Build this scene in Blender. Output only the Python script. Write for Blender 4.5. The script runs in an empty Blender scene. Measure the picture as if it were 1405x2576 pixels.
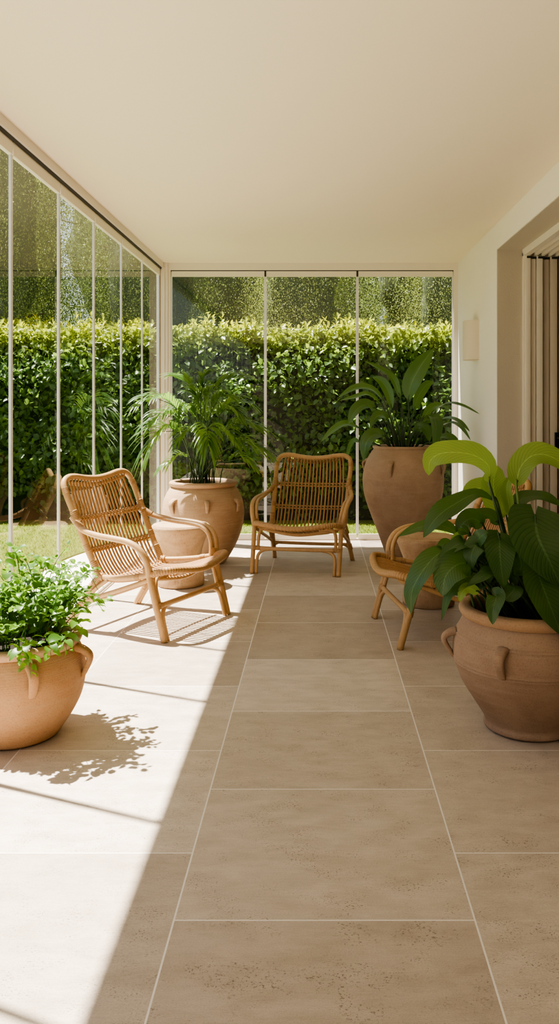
import bpy, math, random
import numpy as np
from mathutils import Vector, Matrix
random.seed(7); rng = np.random.default_rng(7)
V = Vector
SC = bpy.context.scene
COL = SC.collection
F_PX, CX, CY, EYE = 2100.0, 798.0, 1017.0, 1.30     # focal length in pixels, vanishing point, eye height

def at(px, py, Y):
    """world point that stands Y metres ahead of the camera"""
    return V(((px - CX) * Y / F_PX, Y, EYE - (py - CY) * Y / F_PX))

# ------------------------------------------------------------------ node helpers
def new_mat(name):
    m = bpy.data.materials.new(name); m.use_nodes = True
    nt = m.node_tree; nt.nodes.clear()
    return m, nt
def nd(nt, typ, **kw):
    n = nt.nodes.new(typ)
    for k, v in kw.items():
        if k.startswith('i_'):
            key = k[2:]; key = int(key) if key.isdigit() else key.replace('_', ' ')
            n.inputs[key].default_value = v
        else: setattr(n, k, v)
    return n
def lk(nt, a, b): nt.links.new(a, b)
def math_n(nt, op, a, b=None, c=None, clamp=False):
    n = nd(nt, 'ShaderNodeMath', operation=op, use_clamp=clamp)
    for i, x in enumerate((a, b, c)):
        if x is None: continue
        if isinstance(x, (int, float)): n.inputs[i].default_value = x
        else: lk(nt, x, n.inputs[i])
    return n.outputs[0]
def mixc(nt, fac, a, b, typ='MIX'):
    n = nd(nt, 'ShaderNodeMix', data_type='RGBA', blend_type=typ)
    for i, x in ((0, fac), (6, a), (7, b)):
        if isinstance(x, (int, float)): n.inputs[i].default_value = x
        elif isinstance(x, tuple): n.inputs[i].default_value = (*x, 1) if len(x) == 3 else x
        else: lk(nt, x, n.inputs[i])
    return n.outputs[2]
def ramp(nt, fac, stops):
    n = nd(nt, 'ShaderNodeValToRGB')
    el = n.color_ramp.elements
    while len(el) < len(stops): el.new(0.5)
    for e, (p, c) in zip(el, stops): e.position = p; e.color = (*c, 1)
    lk(nt, fac, n.inputs[0]); return n.outputs[0]
def noise(nt, vec, scale, detail=3, rough=.5, dist=0):
    n = nd(nt, 'ShaderNodeTexNoise', i_Scale=scale, i_Detail=detail, i_Roughness=rough, i_Distortion=dist)
    if vec is not None: lk(nt, vec, n.inputs['Vector'])
    return n.outputs[0]
def coords(nt, kind='Object', scale=None):
    o = nd(nt, 'ShaderNodeTexCoord').outputs[kind]
    if scale:
        m = nd(nt, 'ShaderNodeMapping'); m.inputs['Scale'].default_value = scale
        lk(nt, o, m.inputs[0]); return m.outputs[0]
    return o
def principled(nt, color, rough=.6, bump=None, bstr=.3, bdist=.005, spec=.5, **kw):
    p = nd(nt, 'ShaderNodeBsdfPrincipled')
    if isinstance(color, tuple): p.inputs['Base Color'].default_value = (*color, 1)
    else: lk(nt, color, p.inputs['Base Color'])
    if isinstance(rough, (int, float)): p.inputs['Roughness'].default_value = rough
    else: lk(nt, rough, p.inputs['Roughness'])
    p.inputs['Specular IOR Level'].default_value = spec
    for k, v in kw.items(): p.inputs[k.replace('_', ' ')].default_value = v
    if bump is not None:
        b = nd(nt, 'ShaderNodeBump'); b.inputs['Strength'].default_value = bstr; b.inputs['Distance'].default_value = bdist
        lk(nt, bump, b.inputs['Height']); lk(nt, b.outputs[0], p.inputs['Normal'])
    return p.outputs[0]
def out(nt, s):
    o = nd(nt, 'ShaderNodeOutputMaterial'); lk(nt, s, o.inputs[0])

# ------------------------------------------------------------------ materials
def plaster(name, c, bscale=220, bstr=.15, var=.04, rough=.9):
    m, nt = new_mat(name)
    co = coords(nt)
    n = noise(nt, co, 1.3, 2)
    col = mixc(nt, n, tuple(x*(1-var) for x in c), tuple(min(1, x*(1+var)) for x in c))
    out(nt, principled(nt, col, rough, noise(nt, co, bscale, 3), bstr, .002, spec=.2)); return m
M = {}
M['wall'] = plaster('white_plaster', (.83, .80, .745))
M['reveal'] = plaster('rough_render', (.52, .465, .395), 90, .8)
M['reveal_dark'] = plaster('dark_taupe_render', (.30, .25, .20), 90, .5)
M['ceiling'] = plaster('cream_ceiling_paint', (.82, .72, .57), 30, .02, .015)
M['frame'] = plaster('cream_lacquered_metal', (.78, .72, .63), 300, .02, .02, .4)
M['frame_shade'] = plaster('shaded_cream_metal', (.60, .53, .45), 300, .02, .02, .4)  # cream lacquer with the shade on the inner leaves put into its colour
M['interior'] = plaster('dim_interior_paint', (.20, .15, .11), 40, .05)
M['lampshade'] = plaster('linen_shade', (.72, .635, .52), 500, .2, .02)
M['soil'] = plaster('dark_potting_soil', (.018, .013, .010), 60, 1.0, .3)
M['bark'] = plaster('bark', (.10, .075, .05), 20, 1.0, .4)
M['paving'] = plaster('pale_outdoor_paving', (.80, .77, .70), 30, .2, .05)
def plain(name, c, rough=.5, metal=0.):
    m, nt = new_mat(name); co = coords(nt)
    col = mixc(nt, noise(nt, co, 40, 2), tuple(x*.9 for x in c), tuple(min(1, x*1.1) for x in c))
    out(nt, principled(nt, col, rough, Metallic=metal)); return m
M['dark'] = plain('black_seal_and_gap', (.02, .018, .015), .6)  # black for seals, and solid strips for the shade in head-rail gaps
M['iron'] = plain('dark_iron', (.03, .025, .02), .35, .8)
M['stile'] = plain('pale_glazing_profile', (.72, .72, .74), .3)

def glass_mat():
    m, nt = new_mat('clear_pane_glass')
    g = nd(nt, 'ShaderNodeNewGeometry')
    d = nd(nt, 'ShaderNodeVectorMath', operation='DOT_PRODUCT')
    lk(nt, g.outputs['Normal'], d.inputs[0]); lk(nt, g.outputs['Incoming'], d.inputs[1])
    c = math_n(nt, 'ABSOLUTE', d.outputs['Value'])
    k = math_n(nt, 'POWER', math_n(nt, 'SUBTRACT', 1., c, clamp=True), 5.)
    f = math_n(nt, 'MULTIPLY_ADD', k, .92, .07, clamp=True)
    t = nd(nt, 'ShaderNodeBsdfTransparent'); t.inputs[0].default_value = (.97, .985, .975, 1)
    gl = nd(nt, 'ShaderNodeBsdfGlossy'); gl.inputs['Roughness'].default_value = .0
    mx = nd(nt, 'ShaderNodeMixShader'); lk(nt, f, mx.inputs[0]); lk(nt, t.outputs[0], mx.inputs[1]); lk(nt, gl.outputs[0], mx.inputs[2])
    out(nt, mx.outputs[0]); return m
M['glass'] = glass_mat()

def floor_mat():
    m, nt = new_mat('limestone_tiles')
    co = coords(nt, 'Object')
    s = nd(nt, 'ShaderNodeSeparateXYZ'); lk(nt, co, s.inputs[0])
    TW, TD = .758, .7165
    u = math_n(nt, 'DIVIDE', math_n(nt, 'ADD', s.outputs[0], .3616), TW)
    colI = math_n(nt, 'FLOOR', u)
    odd = math_n(nt, 'MODULO', math_n(nt, 'ADD', colI, 20.), 2.)
    v = math_n(nt, 'ADD', math_n(nt, 'DIVIDE', math_n(nt, 'SUBTRACT', s.outputs[1], .670), TD), math_n(nt, 'MULTIPLY', odd, -.44))
    rowI = math_n(nt, 'FLOOR', v)
    fu = math_n(nt, 'SUBTRACT', u, colI); fv = math_n(nt, 'SUBTRACT', v, rowI)
    du = math_n(nt, 'MULTIPLY', math_n(nt, 'MINIMUM', fu, math_n(nt, 'SUBTRACT', 1., fu)), TW)
    dv = math_n(nt, 'MULTIPLY', math_n(nt, 'MINIMUM', fv, math_n(nt, 'SUBTRACT', 1., fv)), TD)
    dm = math_n(nt, 'MINIMUM', du, dv)
    grout = math_n(nt, 'LESS_THAN', dm, .0024)
    cmb = nd(nt, 'ShaderNodeCombineXYZ'); lk(nt, colI, cmb.inputs[0]); lk(nt, rowI, cmb.inputs[1])
    wn = nd(nt, 'ShaderNodeTexWhiteNoise', noise_dimensions='2D'); lk(nt, cmb.outputs[0], wn.inputs['Vector'])
    # every tile is cut from another spot of the stone
    off = nd(nt, 'ShaderNodeVectorMath', operation='MULTIPLY_ADD')
    lk(nt, wn.outputs['Color'], off.inputs[0]); off.inputs[1].default_value = (9, 9, 9); lk(nt, co, off.inputs[2])
    st = nd(nt, 'ShaderNodeMapping'); st.inputs['Scale'].default_value = (1, 2.2, 1); lk(nt, off.outputs[0], st.inputs[0])
    P = st.outputs[0]
    big = noise(nt, P, 1.1, 4, .5, .6); mid = noise(nt, P, 7, 5, .62, .3); fine = noise(nt, P, 210, 4, .75)
    st2 = nd(nt, 'ShaderNodeMapping'); st2.inputs['Scale'].default_value = (6, 60, 1); lk(nt, off.outputs[0], st2.inputs[0])
    streak = noise(nt, st2.outputs[0], 3, 4, .65)
    base = mixc(nt, wn.outputs['Value'], (.44, .365, .295), (.68, .595, .51))
    base = mixc(nt, math_n(nt, 'MULTIPLY', big, .40), base, (.55, .50, .44))
    tint = ramp(nt, mid, [(.3, (.84, .82, .79)), (.62, (1.04, 1.03, 1.02))])
    base = mixc(nt, 1., base, tint, 'MULTIPLY')
    base = mixc(nt, .25, base, ramp(nt, streak, [(.28, (.72, .69, .66)), (.6, (1.06, 1.06, 1.06))]), 'MULTIPLY')
    base = mixc(nt, .7, base, ramp(nt, fine, [(.3, (.66, .62, .58)), (.55, (1.06, 1.06, 1.06))]), 'MULTIPLY')
    # clustered pits
    st4 = nd(nt, 'ShaderNodeMapping'); st4.inputs['Scale'].default_value = (1, 1.25, 1); lk(nt, off.outputs[0], st4.inputs[0])
    pit = noise(nt, st4.outputs[0], 165, 3, .65); clus = noise(nt, st4.outputs[0], 9, 4, .65)
    pm = math_n(nt, 'MULTIPLY', ramp(nt, pit, [(.56, (0, 0, 0)), (.64, (1, 1, 1))]), ramp(nt, clus, [(.48, (0, 0, 0)), (.62, (1, 1, 1))]))
    base = mixc(nt, math_n(nt, 'MULTIPLY', pm, .8), base, (.15, .11, .075))
    colr = mixc(nt, grout, base, (.82, .77, .71))
    h = math_n(nt, 'ADD', math_n(nt, 'MULTIPLY', fine, .6), math_n(nt, 'MULTIPLY', streak, .4))
    h = math_n(nt, 'SUBTRACT', h, math_n(nt, 'MULTIPLY', pm, 1.2))
    h = math_n(nt, 'SUBTRACT', h, math_n(nt, 'MULTIPLY', grout, .3))
    rg = math_n(nt, 'MULTIPLY_ADD', mid, .35, .30)
    out(nt, principled(nt, colr, rg, h, .35, .003, spec=.35)); return m
M['floor'] = floor_mat()

def terracotta(name, c1, c2, c3):
    m, nt = new_mat(name)
    co = coords(nt)
    st = nd(nt, 'ShaderNodeMapping'); st.inputs['Scale'].default_value = (1, 1, 9); lk(nt, co, st.inputs[0])
    ring = noise(nt, st.outputs[0], 7, 5, .6); blot = noise(nt, co, 4.5, 4, .6, .5); fine = noise(nt, co, 170, 4, .7)
    st3 = nd(nt, 'ShaderNodeMapping'); st3.inputs['Scale'].default_value = (.6, .6, 40); lk(nt, co, st3.inputs[0])
    ring2 = noise(nt, st3.outputs[0], 6, 3, .6)
    col = mixc(nt, ramp(nt, blot, [(.35, (0, 0, 0)), (.68, (1, 1, 1))]), c1, c2)
    col = mixc(nt, math_n(nt, 'MULTIPLY', ramp(nt, ring, [(.45, (0, 0, 0)), (.7, (1, 1, 1))]), .6), col, c3)
    col = mixc(nt, .35, col, ramp(nt, fine, [(.34, (.55, .5, .45)), (.52, (1.05, 1.05, 1.05))]), 'MULTIPLY')
    sp = ramp(nt, noise(nt, co, 60, 3, .7), [(.66, (0, 0, 0)), (.72, (1, 1, 1))])
    col = mixc(nt, math_n(nt, 'MULTIPLY', sp, .4), col, tuple(x*.35 for x in c1))
    h = math_n(nt, 'ADD', math_n(nt, 'MULTIPLY', ring2, .8), math_n(nt, 'ADD', math_n(nt, 'MULTIPLY', ring, .5), math_n(nt, 'MULTIPLY', fine, .5)))
    out(nt, principled(nt, col, .85, h, .5, .004, spec=.2)); return m
M['terra_orange'] = terracotta('terracotta_orange', (.385, .205, .10), (.47, .28, .15), (.44, .28, .165))
M['terra_pale'] = terracotta('terracotta_pale', (.42, .265, .16), (.49, .335, .215), (.52, .37, .25))
M['terra_brown'] = terracotta('terracotta_brown', (.36, .235, .16), (.45, .315, .22), (.43, .31, .225))
M['terra_brown_shaded'] = terracotta('terracotta_brown_shaded', (.29, .185, .125), (.38, .255, .175), (.36, .25, .18))  # darker copy of the brown clay, with the right pot's shade in its colour
M['terra_lip_shaded'] = terracotta('terracotta_lip_shaded', (.36, .215, .125), (.43, .27, .165), (.39, .25, .155))  # rim clay darkened for the same shade
M['terra_lip'] = terracotta('terracotta_lip', (.43, .265, .16), (.50, .325, .205), (.46, .30, .19))

def stone_mat():
    m, nt = new_mat('aged_sandstone')
    co = coords(nt)
    blot = noise(nt, co, 5, 5, .65, .8); fine = noise(nt, co, 120, 4, .7)
    col = mixc(nt, ramp(nt, blot, [(.35, (0, 0, 0)), (.65, (1, 1, 1))]), (.40, .25, .14), (.53, .375, .24))
    vo = nd(nt, 'ShaderNodeTexVoronoi', feature='DISTANCE_TO_EDGE', i_Scale=7.); 
    dv = nd(nt, 'ShaderNodeVectorMath', operation='ADD'); lk(nt, co, dv.inputs[0])
    nn = nd(nt, 'ShaderNodeTexNoise', i_Scale=6., i_Detail=4.); lk(nt, co, nn.inputs[0])
    lk(nt, nn.outputs['Color'], dv.inputs[1]); lk(nt, dv.outputs[0], vo.inputs['Vector'])
    crack = math_n(nt, 'MULTIPLY', ramp(nt, vo.outputs[0], [(0, (1, 1, 1)), (.02, (0, 0, 0))]), ramp(nt, noise(nt, co, 3, 2), [(.5, (0, 0, 0)), (.62, (1, 1, 1))]))
    pits = math_n(nt, 'MULTIPLY', ramp(nt, noise(nt, co, 70, 3, .7), [(.56, (0, 0, 0)), (.64, (1, 1, 1))]), ramp(nt, blot, [(.4, (1, 1, 1)), (.6, (.1, .1, .1))]))
    col = mixc(nt, math_n(nt, 'MULTIPLY', pits, .6), col, (.25, .15, .08))
    col = mixc(nt, math_n(nt, 'MULTIPLY', crack, .5), col, (.25, .15, .08))
    h = math_n(nt, 'SUBTRACT', math_n(nt, 'MULTIPLY', fine, .5), math_n(nt, 'ADD', pits, crack))
    out(nt, principled(nt, col, .9, h, .5, .004, spec=.15)); return m
M['stone'] = stone_mat()

def rattan(name, c1, c2, c3):
    m, nt = new_mat(name)
    co = coords(nt); g = nd(nt, 'ShaderNodeNewGeometry')
    n = noise(nt, co, 16, 4, .6); st = noise(nt, coords(nt, 'Object', (90, 90, 12)), 2, 3)
    col = mixc(nt, n, c1, c2)
    col = mixc(nt, math_n(nt, 'MULTIPLY', g.outputs['Random Per Island'], .6), col, c3)
    col = mixc(nt, .5, col, ramp(nt, st, [(.3, (.75, .68, .6)), (.6, (1.06, 1.06, 1.06))]), 'MULTIPLY')
    out(nt, principled(nt, col, .42, st, .2, .002, spec=.4)); return m
M['cane'] = rattan('rattan_cane', (.42, .25, .11), (.54, .345, .17), (.46, .28, .13))
M['reed'] = rattan('rattan_reed', (.38, .205, .09), (.48, .285, .135), (.34, .17, .075))
M['bind'] = rattan('rattan_binding', (.40, .23, .10), (.48, .295, .14), (.35, .195, .08))

def leaf_mat(name, c1, c2, trans, tcol, veins=0., rough=.38, vfreq=16, ramp_z=None, rpow=1.):
    m, nt = new_mat(name)
    g = nd(nt, 'ShaderNodeNewGeometry')
    rnd = math_n(nt, 'POWER', g.outputs['Random Per Island'], rpow)  # higher power keeps few leaves bright: sun sparkle put into tree leaf tone
    col = mixc(nt, rnd, c1, c2)
    tc = mixc(nt, rnd, tuple(x*(1 if rpow == 1 else .45) for x in tcol), tuple(x*1.25 for x in tcol))
    bump = None
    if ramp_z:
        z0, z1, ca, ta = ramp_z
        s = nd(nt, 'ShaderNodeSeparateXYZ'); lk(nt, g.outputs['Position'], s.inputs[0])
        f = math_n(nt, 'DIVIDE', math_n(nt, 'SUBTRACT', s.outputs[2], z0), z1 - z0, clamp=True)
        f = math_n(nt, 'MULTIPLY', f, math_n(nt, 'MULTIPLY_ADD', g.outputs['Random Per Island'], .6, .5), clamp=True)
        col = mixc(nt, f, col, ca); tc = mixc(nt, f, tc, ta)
    if veins:
        uv = coords(nt, 'UV'); s = nd(nt, 'ShaderNodeSeparateXYZ'); lk(nt, uv, s.inputs[0])
        av = math_n(nt, 'ABSOLUTE', math_n(nt, 'SUBTRACT', s.outputs[1], .5))
        w = math_n(nt, 'SINE', math_n(nt, 'MULTIPLY', math_n(nt, 'SUBTRACT', s.outputs[0], math_n(nt, 'MULTIPLY', av, .55)), vfreq*6.283))
        mid = math_n(nt, 'LESS_THAN', av, .022)
        col = mixc(nt, math_n(nt, 'MULTIPLY', mid, .6), col, tuple(min(1, x*2.1+.03) for x in c2))
        ln = math_n(nt, 'POWER', math_n(nt, 'MULTIPLY_ADD', w, .5, .5), 5.)
        sh = ramp(nt, ln, [(0, (1.04, 1.04, 1.02)), (1, (.55, .62, .5))])
        col = mixc(nt, .28, col, sh, 'MULTIPLY'); tc = mixc(nt, .28, tc, sh, 'MULTIPLY')
        bump = math_n(nt, 'MULTIPLY', ln, -1.)
    p = principled(nt, col, rough, bump, .35*veins, .002, spec=.5)
    t = nd(nt, 'ShaderNodeBsdfTranslucent'); lk(nt, tc, t.inputs[0])
    mx = nd(nt, 'ShaderNodeMixShader'); mx.inputs[0].default_value = trans
    lk(nt, p, mx.inputs[1]); lk(nt, t.outputs[0], mx.inputs[2]); out(nt, mx.outputs[0]); return m
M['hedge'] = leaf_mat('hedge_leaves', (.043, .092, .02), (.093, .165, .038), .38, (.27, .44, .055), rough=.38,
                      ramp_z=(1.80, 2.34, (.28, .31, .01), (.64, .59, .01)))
M['tree'] = leaf_mat('tree_leaves', (.06, .09, .032), (.19, .24, .08), .38, (.36, .46, .10), rough=.33, rpow=3.)
M['tree_light'] = leaf_mat('birch_leaves', (.09, .13, .04), (.27, .33, .10), .42, (.55, .62, .13), rough=.33, rpow=2.)
M['palm'] = leaf_mat('palm_leaves', (.035, .09, .024), (.075, .15, .04), .38, (.28, .46, .07), rough=.32)
M['paddle'] = leaf_mat('paddle_leaves', (.042, .092, .033), (.065, .13, .045), .26, (.20, .36, .06), .5, .3, 26)
M['lily'] = leaf_mat('broad_leaves', (.030, .075, .021), (.050, .108, .030), .26, (.15, .29, .05), 1., .36, 15)
M['lily_pale'] = leaf_mat('young_backlit_leaves', (.175, .28, .06), (.23, .335, .08), .42, (.38, .53, .13), 1., .45, 15)  # young leaves, paler still for light shining through, put into the colour
M['vine'] = leaf_mat('vine_leaves', (.035, .105, .012), (.085, .185, .02), .36, (.24, .44, .03), rough=.4)
M['stem'] = leaf_mat('green_stems', (.03, .065, .02), (.05, .09, .025), .1, (.1, .2, .04))
M['stem_pale'] = leaf_mat('pale_green_stems', (.12, .20, .04), (.16, .25, .05), .2, (.3, .4, .06))
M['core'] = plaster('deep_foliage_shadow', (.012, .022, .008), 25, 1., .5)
M['tree_core'] = plaster('tree_shade', (.075, .095, .05), 25, 1., .5)  # shade inside the crowns, its colour lightened for haze on the glass
M['grass'] = leaf_mat('grass_blades', (.16, .22, .03), (.28, .33, .06), .35, (.45, .55, .08), rough=.5)
def lawn_mat():
    m, nt = new_mat('lawn_turf'); co = coords(nt)
    col = mixc(nt, noise(nt, co, 5, 5, .7), (.13, .19, .03), (.26, .30, .06))
    col = mixc(nt, .6, col, ramp(nt, noise(nt, co, 150, 3, .7), [(.3, (.45, .5, .4)), (.6, (1.2, 1.2, 1.1))]), 'MULTIPLY')
    out(nt, principled(nt, col, .9, noise(nt, co, 150, 3, .7), 1., .02, spec=.1)); return m
M['lawn'] = lawn_mat()

# ------------------------------------------------------------------ mesh helpers
class MB:
    def __init__(s): s.v = []; s.f = []; s.uv = []
    def add(s, vs, fs, uvs=None):
        b = len(s.v); s.v += [tuple(x) for x in vs]; s.f += [tuple(b+i for i in f) for f in fs]
        s.uv += list(uvs) if uvs is not None else [(0, 0)]*len(vs)
    def box(s, x0, x1, y0, y1, z0, z1, r=0.):
        if r > 0:
            prof = []
            for cx, cy, a0 in ((x1-r, y1-r, 0), (x0+r, y1-r, 90), (x0+r, y0+r, 180), (x1-r, y0+r, 270)):
                for k in range(3):
                    a = math.radians(a0+45*k); prof.append((cx+r*math.cos(a), cy+r*math.sin(a)))
            n = len(prof)
            s.add([(x, y, z0) for x, y in prof]+[(x, y, z1) for x, y in prof],
                  [(i, (i+1) % n, n+(i+1) % n, n+i) for i in range(n)]+[tuple(range(n))[::-1], tuple(range(n, 2*n))]); return
        s.add([(x0,y0,z0),(x1,y0,z0),(x1,y1,z0),(x0,y1,z0),(x0,y0,z1),(x1,y0,z1),(x1,y1,z1),(x0,y1,z1)],
              [(0,3,2,1),(4,5,6,7),(0,1,5,4),(1,2,6,5),(2,3,7,6),(3,0,4,7)])
    def tube(s, pts, r, seg=10, n=None, smooth=True, flat=1., cap=True, nodes=0):
        P = catmull(pts, n or max(8, 5*len(pts))) if smooth else [V(p) for p in pts]
        N = len(P)
        T = [(P[min(i+1, N-1)]-P[max(i-1, 0)]).normalized() for i in range(N)]
        up = V((0, 0, 1)) if abs(T[0].z) < .9 else V((1, 0, 0))
        nrm = (up - T[0]*up.dot(T[0])).normalized()
        vs, fs = [], []
        for i in range(N):
            nrm = (nrm - T[i]*nrm.dot(T[i])).normalized(); b = T[i].cross(nrm)
            rr = r(i/(N-1)) if callable(r) else r
            if nodes and i % nodes == nodes-1: rr *= 1.10
            for k in range(seg):
                a = 2*math.pi*k/seg
                vs.append(P[i] + nrm*(rr*flat*math.cos(a)) + b*(rr*math.sin(a)))
        for i in range(N-1):
            for k in range(seg):
                fs.append((i*seg+k, i*seg+(k+1) % seg, (i+1)*seg+(k+1) % seg, (i+1)*seg+k))
        if cap: fs += [tuple(range(seg))[::-1], tuple(range((N-1)*seg, N*seg))]
        s.add(vs, fs, [(i/(N-1), k/seg) for i in range(N) for k in range(seg)])
    def sleeve(s, pts, r, rings=6, seg=12):
        """cane wound round and round: a tube with one bulge per turn"""
        n = rings*4+1
        P = catmull(pts, n)
        s.tube(P, lambda t: r*(.86+.16*abs(math.sin(math.pi*t*rings))), seg, smooth=False)
    def lathe(s, prof, seg=72, cap0=True, cap1=False, wob=0.):
        vs, fs = [], []; n = len(prof)
        for i, (r, z) in enumerate(prof):
            for k in range(seg):
                a = 2*math.pi*k/seg
                q = r*(1+wob*math.sin(2*a+z*9)+wob*.6*math.sin(3*a+1+z*17))
                vs.append((q*math.cos(a), q*math.sin(a), z))
        for i in range(n-1):
            for k in range(seg): fs.append((i*seg+k, i*seg+(k+1) % seg, (i+1)*seg+(k+1) % seg, (i+1)*seg+k))
        if cap0: fs.append(tuple(range(seg))[::-1])
        if cap1: fs.append(tuple(range((n-1)*seg, n*seg)))
        s.add(vs, fs)
    def leaf(s, spine, hw, hint, a=.6, b=.9, fold=.25, nl=14, nc=4, wave=0., wf=5., notch=0.):
        """blade along a spine; hw half width; hint about which way its face looks; fold lifts both halves"""
        P = catmull(spine, nl+1); N = len(P)
        mx = (a/(a+b))**a*(b/(a+b))**b if a > 0 else 1.
        hint = V(hint); vs, fs, uv = [], [], []; ph = random.random()*6
        for i in range(N):
            t = i/(N-1); T = (P[min(i+1, N-1)]-P[max(i-1, 0)]).normalized()
            S = T.cross(hint)
            S = S.normalized() if S.length > 1e-4 else V((1, 0, 0))
            Nn = S.cross(T)
            w = hw*(max(t, 1e-4)**a)*((1-t)**b)/mx if t < 1 else 0.
            for c in range(nc+1):
                o = 2*c/nc-1
                back = -T*(notch*hw*abs(o)*max(0, 1-t*4))
                vs.append(P[i]+S*(o*w)+Nn*(abs(o)*w*fold+wave*hw*abs(o)*math.sin(wf*6.28*t+ph+(2 if o > 0 else 0)))+back)
                uv.append((t, c/nc))
        for i in range(N-1):
            for c in range(nc):
                q = i*(nc+1)+c; fs.append((q, q+1, q+nc+2, q+nc+1))
        s.add(vs, fs, uv)
    def build(s, name, mat, parent=None, smooth=True, loc=None):
        me = bpy.data.meshes.new(name); me.from_pydata(s.v, [], s.f)
        if smooth: me.polygons.foreach_set('use_smooth', [True]*len(me.polygons))
        ul = me.uv_layers.new(name='UVMap')
        idx = np.empty(len(me.loops), int); me.loops.foreach_get('vertex_index', idx)
        ul.data.foreach_set('uv', np.array(s.uv, float)[idx].ravel())
        me.materials.append(mat); me.validate(); me.update()
        o = bpy.data.objects.new(name, me); COL.objects.link(o)
        if parent is not None: o.parent = parent
        if loc is not None: o.location = loc
        return o
def catmull(pts, n):
    P = [V(p) for p in pts]; m = len(P)
    if m == 2: return [P[0].lerp(P[1], i/(n-1)) for i in range(n)]
    Q = [P[0]*2-P[1]]+P+[P[-1]*2-P[-2]]; res = []
    for i in range(n):
        x = i/(n-1)*(m-1); k = min(int(x), m-2); t = x-k
        p0, p1, p2, p3 = Q[k:k+4]
        res.append(.5*((2*p1)+(p2-p0)*t+(2*p0-5*p1+4*p2-p3)*t*t+(3*p1-p0-3*p2+p3)*t**3))
    return res
def sharp(o, ang=35):
    o.data.polygons.foreach_set('use_smooth', [True]*len(o.data.polygons))
    o.data.set_sharp_from_angle(angle=math.radians(ang)); return o
def tag(o, label=None, cat=None, group=None, kind=None):
    if label: o['label'] = label
    if cat: o['category'] = cat
    if group: o['group'] = group
    if kind: o['kind'] = kind
    return o
def empty(name, loc=(0, 0, 0), rz=0.):
    o = bpy.data.objects.new(name, None); COL.objects.link(o); o.location = loc; o.rotation_euler = (0, 0, rz); o.empty_display_size = .1
    return o
def copy_tree(o, parent=None):
    c = o.copy(); COL.objects.link(c); c.parent = parent
    for ch in list(o.children): copy_tree(ch, c)
    return c
def struct(o, label, cat): return tag(o, label, cat, kind='structure')

def leaf_cloud(name, mat, pos, tip, nrm, L, W, parent):
    """many separate pointed leaves in one mesh; numpy arrays of base points, directions, face normals, lengths, widths"""
    n = len(pos)
    tip = tip/np.linalg.norm(tip, axis=1, keepdims=True)
    side = np.cross(tip, nrm); side /= np.linalg.norm(side, axis=1, keepdims=True)+1e-9
    nn = np.cross(side, tip)
    tpl = [(0, 0, 0), (.38, .30, .10), (.33, .68, .08), (0, 1, -.10), (-.33, .68, .08), (-.38, .30, .10)]
    vs = np.empty((n, 6, 3))
    for k, (a, b, c) in enumerate(tpl):
        vs[:, k] = pos + side*(a*W)[:, None] + tip*(b*L)[:, None] + nn*(c*L)[:, None]
    me = bpy.data.meshes.new(name)
    me.vertices.add(n*6); me.vertices.foreach_set('co', vs.ravel())
    loops = (np.arange(n)[:, None]*6+np.array([0, 1, 2, 3, 0, 3, 4, 5])).ravel()
    me.loops.add(len(loops)); me.loops.foreach_set('vertex_index', loops)
    me.polygons.add(n*2); me.polygons.foreach_set('loop_start', np.arange(n*2)*4)
    me.update(calc_edges=True); me.validate()
    me.materials.append(mat)
    o = bpy.data.objects.new(name, me); COL.objects.link(o); o.parent = parent; return o

# ------------------------------------------------------------------ the setting
GX, WX, FY, CZ, BY = -1.50, 1.34, 8.00, 2.65, -2.6     # left glass, right wall, far window, ceiling height, wall behind
DY0, DY1, DZ, RX = .2, 6.25, 2.46, 1.53                # door opening in the right wall, lengthened out of view to darken the ceiling, reveal depth
b = MB(); b.box(GX-.04, 3.4, BY, FY+.08, -.12, 0.); struct(b.build('floor', M['floor'], smooth=False), 'beige limestone tile floor in staggered rows with pale grout', 'floor')
b = MB(); b.box(GX-.03, 3.4, BY, FY+.05, CZ, CZ+.16); struct(b.build('ceiling', M['ceiling'], smooth=False), 'smooth cream plaster ceiling over the whole terrace room', 'ceiling')
b = MB(); b.box(WX, RX, DY1, FY+.05, 0, CZ); b.box(WX, RX, DY0, DY1, DZ, CZ); b.box(WX, RX, BY, DY0, 0, CZ)
w = b.build('wall_right', M['wall'], smooth=False); struct(w, 'white plaster wall on the right with a deep doorway cut through it', 'wall')
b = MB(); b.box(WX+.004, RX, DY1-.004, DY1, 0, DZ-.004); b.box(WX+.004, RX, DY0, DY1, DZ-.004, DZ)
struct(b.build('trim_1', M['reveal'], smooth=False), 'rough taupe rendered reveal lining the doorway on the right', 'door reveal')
b = MB(); b.box(3.3, 3.4, BY, FY+.05, 0, CZ); b.box(RX+.6, 3.3, DY1+.25, DY1+.35, 0, CZ); b.box(RX, 3.3, DY0-1.1, DY0-1., 0, CZ)
b.box(RX+.56, 3.3, DY0, DY1+.25, CZ-.05, CZ)
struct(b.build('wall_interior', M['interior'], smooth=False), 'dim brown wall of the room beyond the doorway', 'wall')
b = MB(); b.box(GX, WX, BY-.1, BY, 0, CZ); struct(b.build('wall_back', M['reveal_dark'], smooth=False), 'dark taupe wall closing the room behind the viewer', 'wall')  # coloured dark to weaken its reflection in the panes and the fill light
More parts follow.
